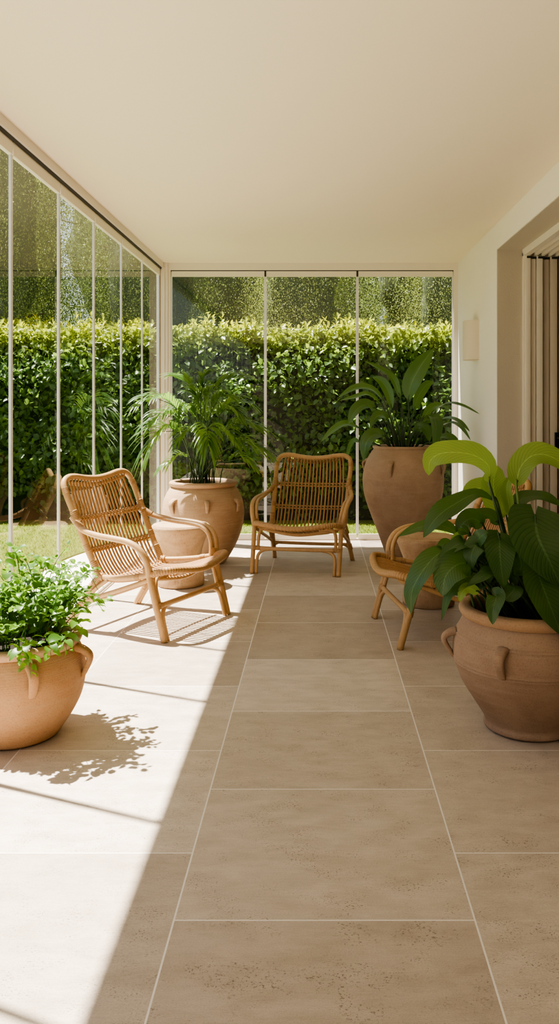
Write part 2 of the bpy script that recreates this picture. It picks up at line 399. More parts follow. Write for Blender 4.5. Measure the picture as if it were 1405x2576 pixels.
# beam and head track of the left glazing, corner post, frame of the far window
b = MB(); b.box(GX-.03, GX+.035, BY, FY-.06, 2.600, CZ); struct(b.build('trim_2', M['frame'], smooth=False), 'cream head beam running along the top of the left glass wall', 'beam')
b = MB(); b.box(GX-.02, GX+.022, BY, FY-.06, 2.584, 2.600); struct(b.build('trim_3', M['dark'], smooth=False), 'black shadow gap under the left head beam', 'track')
b = MB(); b.box(GX-.02, GX+.02, BY, FY-.06, 0, .012); struct(b.build('trim_4', M['frame'], smooth=False), 'flush pale floor track of the left glass wall', 'track')
b = MB(); b.box(GX-.03, GX+.075, FY-.06, FY+.05, 0, CZ, .006); b.box(GX+.012, GX+.05, FY-.085, FY-.06, 0, 2.60, .004); b.box(GX-.02, GX-.002, FY-.1, FY-.06, 0, 2.60)
struct(b.build('trim_5', M['frame'], smooth=False), 'cream corner post between the left glass wall and the far window', 'post')
FX0, FX1 = GX+.075, WX
b = MB(); b.box(FX0, FX1, FY-.03, FY+.05, 2.582, CZ); b.box(FX1-.04, FX1, FY-.03, FY+.05, 0, 2.582); b.box(FX0, FX0+.022, FY-.03, FY+.05, 0, 2.582); b.box(FX0+.022, FX1-.04, FY-.01, FY+.05, 0, .012)
struct(b.build('trim_6', M['frame'], smooth=False), 'cream outer frame of the far window', 'window frame')
b = MB(); b.box(FX0+.022, FX1-.04, FY-.012, FY+.03, 2.574, 2.582); struct(b.build('trim_7', M['dark'], smooth=False), 'thin dark gap below the far window head', 'track')

def panel(n, p0, p1, label, group, top=(2.52, 2.584), bot=(.012, .03), side=0):
    """frameless sliding pane between two floor points, with its head rail, foot rail and edge profiles"""
    p0, p1 = V(p0), V(p1); d = (p1-p0).normalized(); L = (p1-p0).length; nr = V((-d.y, d.x, 0))
    root = empty('window_%d' % n, (p0+p1)/2)
    c = V(root.location)
    def bar(a0, a1, z0, z1, t):
        m = MB(); q = [p0+d*a0-nr*t-c, p0+d*a1-nr*t-c, p0+d*a1+nr*t-c, p0+d*a0+nr*t-c]
        m.add([(x.x, x.y, z0) for x in q]+[(x.x, x.y, z1) for x in q], [(0,3,2,1),(4,5,6,7),(0,1,5,4),(1,2,6,5),(2,3,7,6),(3,0,4,7)]); return m
    bar(.008, L-.008, top[0], top[1], .012).build('top_rail', M['frame'], root, False)
    bar(.008, L-.008, bot[0], bot[1], .012).build('bottom_rail', M['frame'], root, False)
    for a0 in (.0005, L-.0130): bar(a0, a0+.0125, bot[1], top[0], .006).build('edge_profile', M['stile'], root, False)
    q = [p0+d*.009-c, p0+d*(L-.009)-c]
    m = MB(); m.add([(q[0].x, q[0].y, bot[1]), (q[1].x, q[1].y, bot[1]), (q[1].x, q[1].y, top[0]), (q[0].x, q[0].y, top[0])], [(0, 1, 2, 3)])
    m.build('pane', M['glass'], root, False)
    struct(root, label, 'glass panel'); root['group'] = group
    return root
ords = ['first', 'second', 'third', 'fourth', 'fifth', 'sixth', 'seventh', 'eighth', 'ninth', 'tenth', 'eleventh', 'twelfth']
ys = [7.90, 7.14, 6.38, 5.60, 4.84, 4.085, 3.03, 2.15, 1.3, .4, -.6, -1.6, -2.6]
for i in range(len(ys)-1):
    panel(i+1, (GX, ys[i], 0), (GX, ys[i+1], 0), 'frameless glass panel of the left wall, %s counting from the far corner' % ords[i], 'sliding panes of the left glass wall')
fx = [FX0+.022, -.4990, .381, FX1-.04]
for i, s in enumerate(('beside the corner post', 'in the middle behind the rattan chair', 'behind the tall urn')):
    panel(20+i, (fx[i], FY, 0), (fx[i+1], FY, 0), 'frameless glass panel of the far window, ' + s, 'panes of the far window', (2.522, 2.574), (.012, .058))
for i, x in enumerate(fx[1:3]):
    b = MB(); b.box(x-.0085, x+.0085, FY-.016, FY+.016, 2.522, 2.574); struct(b.build('trim_%d' % (8+i), M['dark'], smooth=False), 'black gap between head rails of the far window, ' + ('left one' if i == 0 else 'right one'), 'gap')

# pocket sliding door in the right wall
b = MB(); b.box(RX, RX+.012, DY1-.03, DY1+.0, 0, 2.43); b.box(RX, RX+.03, DY0, DY1, 2.405, DZ-.004)
struct(b.build('trim_10', M['frame'], smooth=False), 'cream edge frame around the sliding door on the right', 'door frame')
b = MB()
for k, x in enumerate((RX+.03, RX+.085, RX+.14, RX+.195, RX+.25)):
    b.box(x, x+.016, DY0, DY1+.1, 2.405, 2.45); b.box(x+.02, x+.034, DY0, DY1+.1, 2.418, 2.45)
b.box(RX+.02, RX+.56, DY0, DY1+.25, 2.445, CZ)
struct(b.build('trim_11', M['frame'], smooth=False), 'grooved cream ceiling track above the sliding door', 'door track')
for k, (x0, x1, yy, mt, s) in enumerate(((RX+.014, RX+.052, 6.20, 'frame', 'nearest the wall'), (RX+.058, RX+.098, 6.235, 'frame', 'second from the wall'), (RX+.103, RX+.148, 6.22, 'frame', 'third from the wall'),
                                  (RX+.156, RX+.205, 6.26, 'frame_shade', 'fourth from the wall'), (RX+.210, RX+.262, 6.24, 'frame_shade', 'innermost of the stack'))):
    root = empty('door_%d' % (k+1), ((x0+x1)/2, yy, 0)); w = (x1-x0)/2
    b = MB(); b.box(-w, w, 0, .05, .0, 2.405, .003); b.box(-w+.008, w-.008, .05, .10, 0., 2.39); sharp(b.build('stile', M[mt], root))
    b = MB(); b.box(-w+.01, w+.012, -.004, .02, 2.386, 2.402); b.build('seal', M['dark'], root, False)
    b = MB(); b.box(w-.004, w+.004, .012, .06, 0, 2.38); b.build('gasket', M['dark'], root, False) if k == 2 else None
    struct(root, 'upright cream sliding door leaf parked at the doorway, ' + s, 'sliding door'); root['group'] = 'parked sliding door leaves'
    if k == 4:
        hx = at(1401, 1110, yy).x - (x0+x1)/2
        b = MB(); b.box(hx-.022, hx+.03, -.012, .004, .97, 1.09, .004)
        h = b.build('door_handle', M['iron'], root, False)
        b = MB(); b.tube([(hx-.004, -.012, 1.05), (hx-.004, -.045, 1.05), (hx+.05, -.05, 1.05)], .008, 8); b.tube([(hx-.01, -.02, .985), (hx-.012, -.026, .94)], .004, 6); b.build('lever', M['iron'], h)
b = MB(); b.box(RX+.27, RX+.62, DY1+.0, DY1+.25, 0, 2.45); struct(b.build('trim_12', M['interior'], smooth=False), 'dark jamb beside the parked sliding doors', 'door jamb')

# garden ground
b = MB(); b.box(-3.4, GX-.04, BY, FY+.09, -.14, -.012); struct(b.build('path', M['paving'], smooth=False), 'pale sunlit paving strip outside the left glass wall', 'path')
edge = catmull([(-2.55, BY, 0), (-2.4, 2, 0), (-2.22, 5, 0), (-2.16, 6.4, 0), (-2.12, 7.1, 0), (-1.98, 7.6, 0), (-1.72, 7.95, 0), (-1.45, 8.09, 0), (-1.0, 8.10, 0), (9, 8.10, 0)], 60)
b = MB(); b.add([(p.x, p.y, .0) for p in edge]+[(9, 26, 0), (-14, 26, 0), (-14, BY, 0)]+[(p.x, p.y, -.05) for p in edge], [tuple(range(63))]+[(i, i+1, 64+i, 63+i) for i in range(59)])
struct(b.build('lawn', M['lawn'], smooth=False), 'mown green lawn outside between the glazing and the hedge', 'lawn')
def edge_x(y):
    if y >= 8.09: return -1e9
    for p, q in zip(edge, edge[1:]):
        if p.y <= y <= q.y: return p.x+(q.x-p.x)*(y-p.y)/max(1e-6, q.y-p.y)
    return -2.3
n = 0; pos = []
while n < 42000:
    x, y = (random.uniform(-5.4, -1.5), random.uniform(4.2, 9.0)) if random.random() < .7 else (random.uniform(-1.6, 1.6), random.uniform(8.13, 9.0))
    if y < 8.1 and x > edge_x(y)-.01: continue
    pos.append((x, y, 0)); n += 1
pos = np.array(pos); d = rng.normal(0, .45, (n, 3)); d[:, 2] = 1
leaf_cloud('grass', M['grass'], pos, d, rng.normal(0, 1, (n, 3)), rng.uniform(.014, .030, n), np.full(n, .006), None)
tag(bpy.data.objects['grass'], 'short sunlit grass growing on the lawn outside', 'grass', kind='stuff')

# ------------------------------------------------------------------ hedge
HY = 9.22
root = empty('hedge', (-1.5, HY, 0)); tag(root, 'tall clipped green hedge beyond the windows with yellow-green new growth on top', 'hedge')
HX0, HX1, HT = -6.8, 4.6, 2.18
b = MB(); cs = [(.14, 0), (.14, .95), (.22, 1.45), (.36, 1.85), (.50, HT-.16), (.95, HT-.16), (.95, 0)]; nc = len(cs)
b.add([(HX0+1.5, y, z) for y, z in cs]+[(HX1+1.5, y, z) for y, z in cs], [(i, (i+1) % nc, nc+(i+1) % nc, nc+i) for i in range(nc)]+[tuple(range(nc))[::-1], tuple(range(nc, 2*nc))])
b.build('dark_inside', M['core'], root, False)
N = 36000
x = rng.uniform(HX0, HX1, N); z = HT*(rng.random(N)**.9)
lump = .05*np.sin(x*5.1+z*3)+.05*np.sin(z*6.3-x*2.2)+.03*np.sin(x*13+z*11)
y = rng.normal(.08, .045, N)+lump+.30*np.maximum(0, (z-.95)/1.23)**1.5
low = z < .3; y[low] += .10
pos = np.stack([x+1.5, y, z], 1)
tip = rng.normal(0, .6, (N, 3)); tip[:, 1] -= .35; tip[:, 2] -= .40
nr = rng.normal(0, .42, (N, 3)); nr[:, 1] -= .62; nr[:, 2] += .62
L = rng.uniform(.045, .092, N)
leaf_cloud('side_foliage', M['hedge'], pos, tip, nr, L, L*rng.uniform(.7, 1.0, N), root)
N = 17000
x = rng.uniform(HX0, HX1, N); y = rng.uniform(.34, 1.0, N)
z = HT-.12+rng.normal(0, .07, N)+.05*np.sin(x*4.3)+.04*np.sin(x*9.7+y*5)+.03*np.sin(x*23)
tip = rng.normal(0, .8, (N, 3)); tip[:, 2] += .55; tip[:, 1] -= .2
nr = rng.normal(0, .5, (N, 3)); nr[:, 2] += 1.
L = rng.uniform(.04, .078, N)
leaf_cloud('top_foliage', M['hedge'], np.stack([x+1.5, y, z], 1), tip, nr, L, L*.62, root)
ps, ts, ns = [], [], []
for _ in range(330):                                     # fresh shoots standing out of the top
    sx, sy = random.uniform(HX0, HX1), random.uniform(.28, .9); h = random.choice((.04, .07, .07, .1, .16)); z0 = HT-.10+.05*math.sin(sx*4.3)
    lean = V((random.gauss(0, .25), random.gauss(-.1, .2), 1)).normalized()
    for k in range(7):
        t = k/6; a = k*2.4; q = V((sx+1.5, sy, z0))+lean*(h*t+.03)
        ps.append(q); ts.append(V((math.cos(a), math.sin(a), .5+t*1.4))); ns.append(V((-math.cos(a)*.6, -math.sin(a)*.6, 1)))
ps, ts, ns = (np.array([tuple(q) for q in l]) for l in (ps, ts, ns)); L = rng.uniform(.05, .09, len(ps))
leaf_cloud('new_shoots', M['hedge'], ps, ts, ns, L, L*.5, root)

# unseen left run of hedge, added to block sky reflections in the far panes
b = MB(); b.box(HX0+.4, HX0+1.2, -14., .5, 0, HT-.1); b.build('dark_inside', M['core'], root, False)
N = 7000
y = rng.uniform(-14, .3, N); z = (HT+.1)*rng.random(N)
tip = rng.normal(0, .6, (N, 3)); tip[:, 0] += .3; tip[:, 2] -= .4
nr = rng.normal(0, .45, (N, 3)); nr[:, 0] += .7; nr[:, 2] += .6
L = rng.uniform(.10, .17, N)
leaf_cloud('side_foliage', M['hedge'], np.stack([HX0+1.24+rng.normal(0, .05, N), y, z], 1), tip, nr, L, L*.8, root)

# ------------------------------------------------------------------ trees beyond
def make_tree(name, n, mat, rx, rz, zc, leafL, droop, nclus):
    root = empty(name)
    b = MB(); b.tube([(0, 0, 0), (.05, .03, zc*.5), (-.04, 0, zc), (0, 0, zc+rz*.6)], lambda t: .13*(1-.75*t), 9)
    for k in range(9):
        a = k*2.4; z0 = zc-rz*.6+k*rz*.14; r = rx*.75
        b.tube([(0, 0, z0), (r*.5*math.cos(a), r*.5*math.sin(a), z0+.35), (r*math.cos(a), r*math.sin(a), z0+.45)], lambda t: .04*(1-.8*t), 6)
    b.build('trunk', M['bark'], root)
    b = MB(); seg, rgs = 20, 12; vs, fs = [], []
    for i in range(rgs+1):
        ph = math.pi*i/rgs
        for k in range(seg):
            th = 2*math.pi*k/seg; q = .60*(1+.10*math.sin(3*th+i)+.08*math.sin(5*th-2*i))
            vs.append((rx*q*math.sin(ph)*math.cos(th), rx*q*math.sin(ph)*math.sin(th), zc+rz*q*math.cos(ph)))
    for i in range(rgs):
        for k in range(seg): fs.append((i*seg+k, i*seg+(k+1) % seg, (i+1)*seg+(k+1) % seg, (i+1)*seg+k))
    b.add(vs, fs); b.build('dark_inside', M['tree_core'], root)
    u = rng.normal(0, 1, (nclus, 3)); u /= np.linalg.norm(u, axis=1, keepdims=True)
    hr = np.linalg.norm(u[:, :2], axis=1); k = np.where(u[:, 2] < 0, np.maximum(hr, .05)**-.3, 1.); u[:, :2] *= k[:, None]
    rad = rng.uniform(.62, 1.0, nclus)[:, None]; c = u*rad*np.array([rx, rx, rz])+np.array([0, 0, zc])
    ci = rng.integers(0, nclus, n); p = c[ci]+rng.normal(0, 1, (n, 3))*np.array([.20, .20, .20+droop])
    p[:, 2] -= droop*np.abs(rng.normal(0, 1, n))*.8
    tip = rng.normal(0, .6, (n, 3)); tip[:, 2] -= .5
    nr = rng.normal(0, .7, (n, 3)); nr[:, 2] += .6
    L = rng.uniform(.6, 1.3, n)*leafL
    leaf_cloud('foliage', mat, p, tip, nr, L, L*.85, root)
    return root
kinds = {'dense': make_tree('dense_tree', 70000, M['tree'], 1.75, 2.9, 3.4, .026, .05, 420),
         'birch': make_tree('birch_tree', 64000, M['tree_light'], 1.45, 2.9, 3.7, .025, .20, 230)}
used = set()
for kind, x, y, sx, sz, rz, lab in (
        ('dense', -2.4, 11.9, .55, .95, .0, 'dark leafy tree behind the hedge in the far window pane next to the corner post'),
        ('birch', -.25, 11.9, .56, .82, 1.3, 'drooping birch tree behind the hedge in the middle far window pane'),
        ('birch', 1.95, 11.8, .58, .86, 3.4, 'bright drooping birch tree behind the hedge at the right of the far window'),
        ('birch', -4.6, 12.0, .64, 1.1, .6, 'large sunlit birch tree behind the hedge in the middle of the left glass wall'),
        ('dense', -7.4, 12.3, .78, 1.1, 5.2, 'tall tree behind the hedge at the outer left edge of the left glass wall'),
        ('dense', -5.85, 15.7, .95, 1.3, 2.7, 'tallest dark tree rising behind the birch beyond the left glass wall'),
        ('dense', -1.75, 15.4, .95, 1.1, .9, 'dark tree farther back behind the left and middle far window panes'),
        ('dense', -4.6, 20.4, 1.25, 1.5, .4, 'dark tree at the very back of the garden beyond the left glass wall'),
        ('dense', 0.45, 20.2, 1.2, 1.3, 5.0, 'dark tree at the very back of the garden behind the two birches'),
        ('dense', 2.2, 15.4, .95, 1.1, 3.0, 'dark tree farther back behind the bright birch at the right of the far window')):
    if kind in used: o = copy_tree(kinds[kind])
    else: o = kinds[kind]; used.add(kind)
    o.location = (x, y, 0); o.rotation_euler = (0, 0, rz); o.scale = (sx, sx, sz)
    tag(o, lab, 'tree', 'trees beyond the hedge')

# ------------------------------------------------------------------ rattan lounge chair
def mir(p): return (-p[0], p[1], p[2])
def both(pts): return pts, [mir(p) for p in pts]
NS = 19
def slat_path(s):
    q = 1-(s/.28)**2; zt = .845-.028*q+.004
    return [(s*.93, .737, zt), (s*.97, .700+.012*q, .755), (s, .645+.022*q, .63), (s, .568+.026*q, .46), (s, .512+.022*q, .355),
            (s, .462+.01*q, .300-.008*q), (s, .395, .288-.016*q), (s, .27, .305-.022*q), (s, .13, .345-.026*q), (s, .045, .372-.028*q), (s, -.012-.026*q, .377-.020*q)]
def wound(parent, pts, r, rings):
    b = MB(); b.sleeve(pts, r, rings); return b.build('binding', M['bind'], parent)
def make_chair():
    root = empty('rattan_chair')
    # --- back frame
    half = [(-.300, .462, .295), (-.302, .492, .345), (-.306, .560, .475), (-.313, .640, .650), (-.318, .700, .775), (-.305, .730, .838), (-.262, .741, .866), (-.20, .742, .868), (-.10, .740, .852), (0, .739, .845)]
    path = half+[mir(p) for p in half[:-1]][::-1]
    b = MB(); b.tube(path, .0192, 14, 110); bf = b.build('back_frame', M['cane'], root)
    b = MB()
    for sgn in (1, -1):
        S = lambda pts: [(x*sgn, y, z) for x, y, z in pts]
        wound(bf, S([(-.301, .478, .318), (-.304, .52, .40)]), .0225, 9)
        wound(bf, S([(-.3115, .615, .598), (-.314, .655, .682)]), .0225, 9)
        wound(bf, S([(-.305, .548, .452), (-.307, .566, .49)]), .0215, 5)
        wound(bf, S([(-.318, .700, .778), (-.314, .718, .812)]), .0208, 6)
    for i in range(NS):
        s = -.262+.524*i/(NS-1); p = slat_path(s)[0]
        b.tube([(p[0], p[1]-.019, p[2]-.012), (p[0]+.004, p[1]-.012, p[2]+.012), (p[0]+.008, p[1]+.006, p[2]+.016), (p[0]+.010, p[1]+.018, p[2]-.004), (p[0]+.006, p[1]+.010, p[2]-.022)], .0045, 6, 10)
    b.build('lashing', M['bind'], bf)
    # --- woven back and seat: the same canes run from the top rail to the front edge
    bb, bs = MB(), MB()
    for i in range(NS):
        s = -.266+.532*i/(NS-1)+random.uniform(-.002, .002)
        P = catmull(slat_path(s), 61); r = random.uniform(.0062, .0073)
        bb.tube(P[:31], r, 7, smooth=False); bs.tube(P[30:], r*1.05, 7, smooth=False)
    bb.build('backrest', M['reed'], root); bs.build('seat', M['reed'], root)
    # --- cross bars with a small tie at every cane
    for z, y in ((.632, .643), (.452, .563)):
        b = MB()
        for dz, dy in ((.010, .012), (-.010, -.001)):
            b.tube([(-.308, y+.002+dy, z+dz), (-.2, y+.012+dy, z+dz-.004), (0, y+.026+dy, z+dz-.008), (.2, y+.012+dy, z+dz-.004), (.308, y+.002+dy, z+dz)], .0062, 7, 30)
        o = b.build('crossbar', M['cane'], root); b = MB()
        for i in range(NS):
            s = -.266+.532*i/(NS-1); q = 1-(s/.28)**2; yy = y+.003+.024*q; zz = z-.007*q
            b.tube([(s-.009, yy-.006, zz+.017), (s, yy-.012, zz), (s+.009, yy-.006, zz-.017)], .0046, 6, 7)
            b.tube([(s+.009, yy-.006, zz+.014), (s, yy-.013, zz), (s-.009, yy-.006, zz-.014)], .0040, 6, 7)
        b.build('lashing', M['bind'], o)
    for y, z, hx in ((.458, .286, .295), (.20, .300, .30)):
        b = MB(); b.tube([(-hx, y, z+.012), (-.15, y, z-.012), (0, y, z-.020), (.15, y, z-.012), (hx, y, z+.012)], .0085, 8, 24)
        o = b.build('seat_bar', M['cane'], root); b = MB()
        for i in range(NS):
            s = -.266+.532*i/(NS-1); q = 1-(s/.28)**2
            b.tube([(s-.006, y-.012, z-.018*q+.004), (s, y+.002, z-.018*q+.022), (s+.006, y+.014, z-.018*q+.004)], .0042, 6, 7)
        b.build('lashing', M['bind'], o)
    # --- seat frame: side rails and the wound front edge
    hf = [(-.300, .475, .312), (-.318, .36, .318), (-.332, .22, .335), (-.338, .12, .356), (-.331, .055, .374), (-.300, .004, .386), (-.235, -.022, .381), (-.12, -.036, .364), (0, -.041, .356)]
    path = hf+[mir(p) for p in hf[:-1]][::-1]
    b = MB(); b.tube(path, .0165, 12, 90); sf = b.build('seat_frame', M['cane'], root)
    P = catmull(path, 201); b = MB(); b.sleeve(P[38:163], .0212, 46, 14); b.build('front_wrap', M['bind'], sf)
    for sgn in (1, -1):
        S = lambda pts: [(x*sgn, y, z) for x, y, z in pts]
        wound(sf, S([(-.300, .488, .305), (-.305, .44, .314)]), .024, 5); wound(sf, S([(-.334, .20, .339), (-.336, .165, .346)]), .0195, 4)
    b = MB(); b.tube([(-.325, .115, .345), (-.22, .10, .318), (0, .09, .292), (.22, .10, .318), (.325, .115, .345)], .0125, 10, 40); b.build('seat_support', M['cane'], root)
    # --- arms
    for sgn in (1, -1):
        S = lambda pts: [(x*sgn, y, z) for x, y, z in pts]
        b = MB()
        b.tube(S([(-.318, .648, .645), (-.327, .607, .605), (-.345, .545, .578), (-.366, .44, .560), (-.378, .32, .552), (-.380, .22, .540), (-.376, .150, .508), (-.366, .112, .455), (-.354, .100, .395), (-.345, .104, .350)]), .0180, 12, 60)
        b.tube(S([(-.352, .50, .562), (-.352, .40, .551), (-.352, .30, .545), (-.350, .215, .532), (-.345, .158, .500), (-.336, .128, .450), (-.326, .118, .395), (-.320, .118, .350)]), .0135, 10, 46)
        arm = b.build('armrest', M['cane'], root)
        wound(arm, S([(-.310, .622, .612), (-.317, .655, .655)]), .026, 7); wound(arm, S([(-.322, .622, .615), (-.337, .572, .588)]), .021, 8); wound(arm, S([(-.346, .112, .405), (-.338, .112, .365)]), .0265, 6)
        # front leg: main cane, doubling cane, corner braces above and below the stretcher
        b = MB(); b.tube(S([(-.344, .106, .372), (-.341, .056, .19), (-.337, .004, 0)]), .0178, 12, 24)
        b.tube(S([(-.304, .006, 0), (-.304, .034, .105), (-.292, .046, .148), (-.257, .055, .174), (-.205, .056, .182)]), .0125, 10, 30)
        b.tube(S([(-.304, .060, .19), (-.304, .084, .275), (-.286, .096, .324), (-.24, .104, .337), (-.17, .105, .322)]), .0125, 10, 30)
        leg = b.build('leg', M['cane'], root)
        wound(leg, S([(-.3345, .060, .205), (-.332, .053, .172)]), .0235, 5)
        # rear leg
        b = MB(); b.tube(S([(-.303, .455, .318), (-.306, .505, .272), (-.318, .580, .170), (-.330, .668, .045), (-.334, .694, 0)]), .0178, 12, 30)
        b.tube(S([(-.318, .40, .306), (-.322, .50, .232), (-.326, .60, .110), (-.329, .664, .012)]), .0115, 9, 26)
        leg = b.build('leg', M['cane'], root)
        wound(leg, S([(-.302, .452, .326), (-.309, .525, .250)]), .0255, 11); wound(leg, S([(-.322, .592, .150), (-.327, .625, .105)]), .0215, 5)
        b = MB(); b.tube(S([(-.336, .098, .335), (-.332, .28, .268), (-.328, .46, .205), (-.325, .60, .150)]), .0125, 10, 26); b.build('side_rail', M['cane'], root)
    b = MB(); b.tube([(-.336, .055, .188), (-.12, .055, .186), (.12, .055, .186), (.336, .055, .188)], .0150, 12, 24); o = b.build('stretcher', M['cane'], root)
    [wound(o, [(s*.318, .055, .188), (s*.285, .055, .188)], .0178, 4) for s in (1, -1)]
    b = MB(); b.tube([(-.325, .60, .146), (0, .60, .143), (.325, .60, .146)], .0135, 10, 16)
    for s in (1, -1): b.tube([(s*.322, .648, .075), (s*.314, .615, .118), (s*.27, .600, .143), (s*.21, .600, .143)], .0095, 8, 16)
    b.build('stretcher', M['cane'], root)
    return root
chair = make_chair()
chairs = [(chair, (-.690, 4.857), 65.5, 'sunlit rattan lounge chair beside the left glass wall, turned toward the room'),
          (copy_tree(chair), (-.174, 6.345), -11.5, 'rattan lounge chair facing forward, standing in front of the far window'),
          (copy_tree(chair), (.385, 4.755), -82., 'rattan lounge chair partly hidden behind the broad-leaved plant on the right')]
for o, (x, y), a, lab in chairs:
    o.location = (x, y, 0); o.rotation_euler = (0, 0, math.radians(a)); tag(o, lab, 'chair', 'rattan lounge chairs')

# ------------------------------------------------------------------ stone stools
def make_stool():
    root = empty('stone_stool')
    prof = [(.155, 0), (.166, .006), (.169, .03), (.165, .09), (.152, .135), (.146, .165), (.146, .20), (.152, .25), (.168, .31), (.188, .36), (.203, .395), (.209, .415), (.208, .428), (.200, .434)]
    b = MB(); b.lathe(prof, 72, True, False, .006); b.build('body', M['stone'], root)
    b = MB(); b.lathe([(.2005, .433), (.199, .437), (.19, .439), (.10, .4395), (.004, .440)], 72, True, True, .006); b.build('tabletop', M['stone'], root)
    return root
st = make_stool(); st.location = (-.985, 6.02, 0); tag(st, 'waisted sandstone stool behind the sunlit chair, in front of the palm pot', 'stool', 'waisted stone stools')
st2 = copy_tree(st); st2.location = (.722, 5.44, 0); st2.rotation_euler = (0, 0, 2.1); tag(st2, 'waisted sandstone stool behind the right rattan chair, in front of the tall urn', 'stool', 'waisted stone stools')

# ------------------------------------------------------------------ pots
def smooth_prof(pts, n=46): return [(p.x, p.z) for p in catmull([(r, 0, z) for r, z in pts], n)]
def handle_mesh(prof_r, z0, z1, outw, width, ang, thick=.012):
    """strap lug: leaves the wall at z1, loops outward and tapers back to the wall at z0"""
    b = MB(); ca, sa = math.cos(ang), math.sin(ang)
    pts = []
    for t, o in ((0, -.006), (.06, outw*.55), (.22, outw), (.42, outw*.92), (.68, outw*.5), (.9, .006), (1.02, -.006)):
        z = z1+(z0-z1)*t; r = prof_r(z)+o; pts.append((r*ca, r*sa, z))
    P = catmull(pts, 22); N = len(P); side = V((-sa, ca, 0)); vs, fs = [], []
    for i in range(N):
        T = (P[min(i+1, N-1)]-P[max(i-1, 0)]).normalized(); nn = side.cross(T); t = i/(N-1)
        w = width*(1.15-.5*t)
        for k in range(12):
            a = 2*math.pi*k/12; cx, sx = math.cos(a), math.sin(a)
            vs.append(P[i]+side*(w*math.copysign(abs(cx)**.6, cx))+nn*(thick*(1.25-.6*t)*math.copysign(abs(sx)**.8, sx)))
    for i in range(N-1):
        for k in range(12): fs.append((i*12+k, i*12+(k+1) % 12, (i+1)*12+(k+1) % 12, (i+1)*12+k))
    fs += [tuple(range(12))[::-1], tuple(range((N-1)*12, N*12))]
    b.add(vs, fs); return b
def make_pot(root, outer, lip, mat, lipmat, soil_z, soil_r, handles, grooves=()):
    prof = smooth_prof(outer)
    for gz in grooves:
        k = next(i for i in range(len(prof)-1) if prof[i][1] <= gz < prof[i+1][1]); r = prof[k][0]+(prof[k+1][0]-prof[k][0])*(gz-prof[k][1])/(prof[k+1][1]-prof[k][1])
        prof = [p for p in prof if abs(p[1]-gz) > .0045]; prof += [(r, gz-.0045), (r+.0022, gz-.0015), (r+.0022, gz+.0015), (r, gz+.0045)]
        prof.sort(key=lambda p: p[1]) if gz > .1 else None
    b = MB(); inner = [(r-.022, z) for r, z in prof if z > soil_z-.05][::-1]
    b.lathe(prof, 96, True, False, .004); pot = b.build('pot', mat, root)
    zt, rt = outer[-1][1], outer[-1][0]
    lp = smooth_prof([(rt-.004, zt-.012), (rt+lip*.55, zt-.006), (rt+lip, zt+lip*.55), (rt+lip*.75, zt+lip*1.15), (rt+.002, zt+lip*1.3), (rt-.018, zt+lip*1.0), (rt-.024, zt-.01), (rt-.020, soil_z-.01)], 30)
    b = MB(); b.lathe(lp, 96, False, False, .004); b.build('rim', lipmat, pot)
    def pr(z):
        for (r0, z0), (r1, z1) in zip(prof, prof[1:]):
            if z0 <= z <= z1: return r0+(r1-r0)*(z-z0)/max(1e-6, z1-z0)
        return prof[-1][0]
    for (deg, z0, z1, o, w) in handles:
        handle_mesh(pr, z0, z1, o, w, math.radians(deg-90)).build('handle', mat, pot)
    b = MB(); b.lathe([(soil_r, soil_z), (soil_r*.6, soil_z+.008), (.004, soil_z+.012)], 40, False, True); b.build('soil', M['soil'], root)
    return pot

# ---- left front pot with trailing vine plant
LP = V((-1.192, 3.285, 0))
root = empty('potted_vine', LP); tag(root, 'round orange terracotta pot overflowing with small bright green trailing leaves', 'potted plant')
make_pot(root, [(.150, 0), (.172, .012), (.185, .03), (.222, .085), (.255, .15), (.270, .215), (.272, .262), (.262, .315), (.246, .352), (.236, .365)], .022, M['terra_orange'], M['terra_lip'], .352, .215,
         [(33, .228, .336, .032, .021), (86, .235, .350, .040, .021), (150, .235, .335, .03, .020), (-45, .235, .335, .03, .020), (-110, .235, .335, .03, .02)])
def vine(pts, nleaf, size, r0=.0022, hang=False, root=root):
    b = MB(); P = catmull(pts, 30); b.tube(P, lambda t: r0*(1-.6*t), 5, smooth=False)
    for k in range(nleaf):
        t = .22+.78*(k+random.random()*.4)/nleaf if not hang else .3+.7*k/nleaf
        i = min(28, int(t*29)); p = P[i]; T = (P[i+1]-P[i]).normalized()
        a = k*2.3+random.random(); U = V((math.cos(a), math.sin(a), random.uniform(-.2, .5)))
        d = (U+T*.5+V((0, 0, -.35 if hang else 0))).normalized(); L = size*random.uniform(.7, 1.25)*(1.05-.45*max(0, t-.6)/.4)
        q = p+d*.012
        w = V((0, 0, 1))+V((random.gauss(0, .45), random.gauss(0, .45), 0))
        for qq in (q, q+d*L):
            if (root.location+qq).x < GX+.015: break
        else:
            b.leaf([q, q+d*L*.35+V((0, 0, .10*L)), q+d*L*.7+V((0, 0, .08*L)), q+d*L-V((0, 0, .12*L))], L*.36, w, .55, .85, .22, 6, 2, .06, 1.5)
    return b.build('vine', M['vine'], root)
for k in range(80):
    a = random.uniform(0, 6.283); rr = .17*math.sqrt(random.random()); x0, y0 = rr*math.cos(a), rr*math.sin(a)
    up = random.uniform(.08, .27); ex = random.uniform(.03, .22)*(1. if random.random() < .75 else 1.25)
    a2 = a+random.gauss(0, .4); c, s = math.cos(a2), math.sin(a2)
    dr = random.uniform(-.02, .10)*(ex/.2)
    x1 = max(x0+c*ex*.7, -.27); x2 = max(x0+c*ex, -.275)
    vine([(x0, y0, .35), (x0+c*ex*.25, y0+s*ex*.25, .36+up*.62), (x1, y0+s*ex*.7, .37+up), (x2, y0+s*ex, .37+up-dr)], random.randint(15, 19), random.uniform(.027, .043))
def L_at(px, py, Y): return at(px, py, Y)-LP
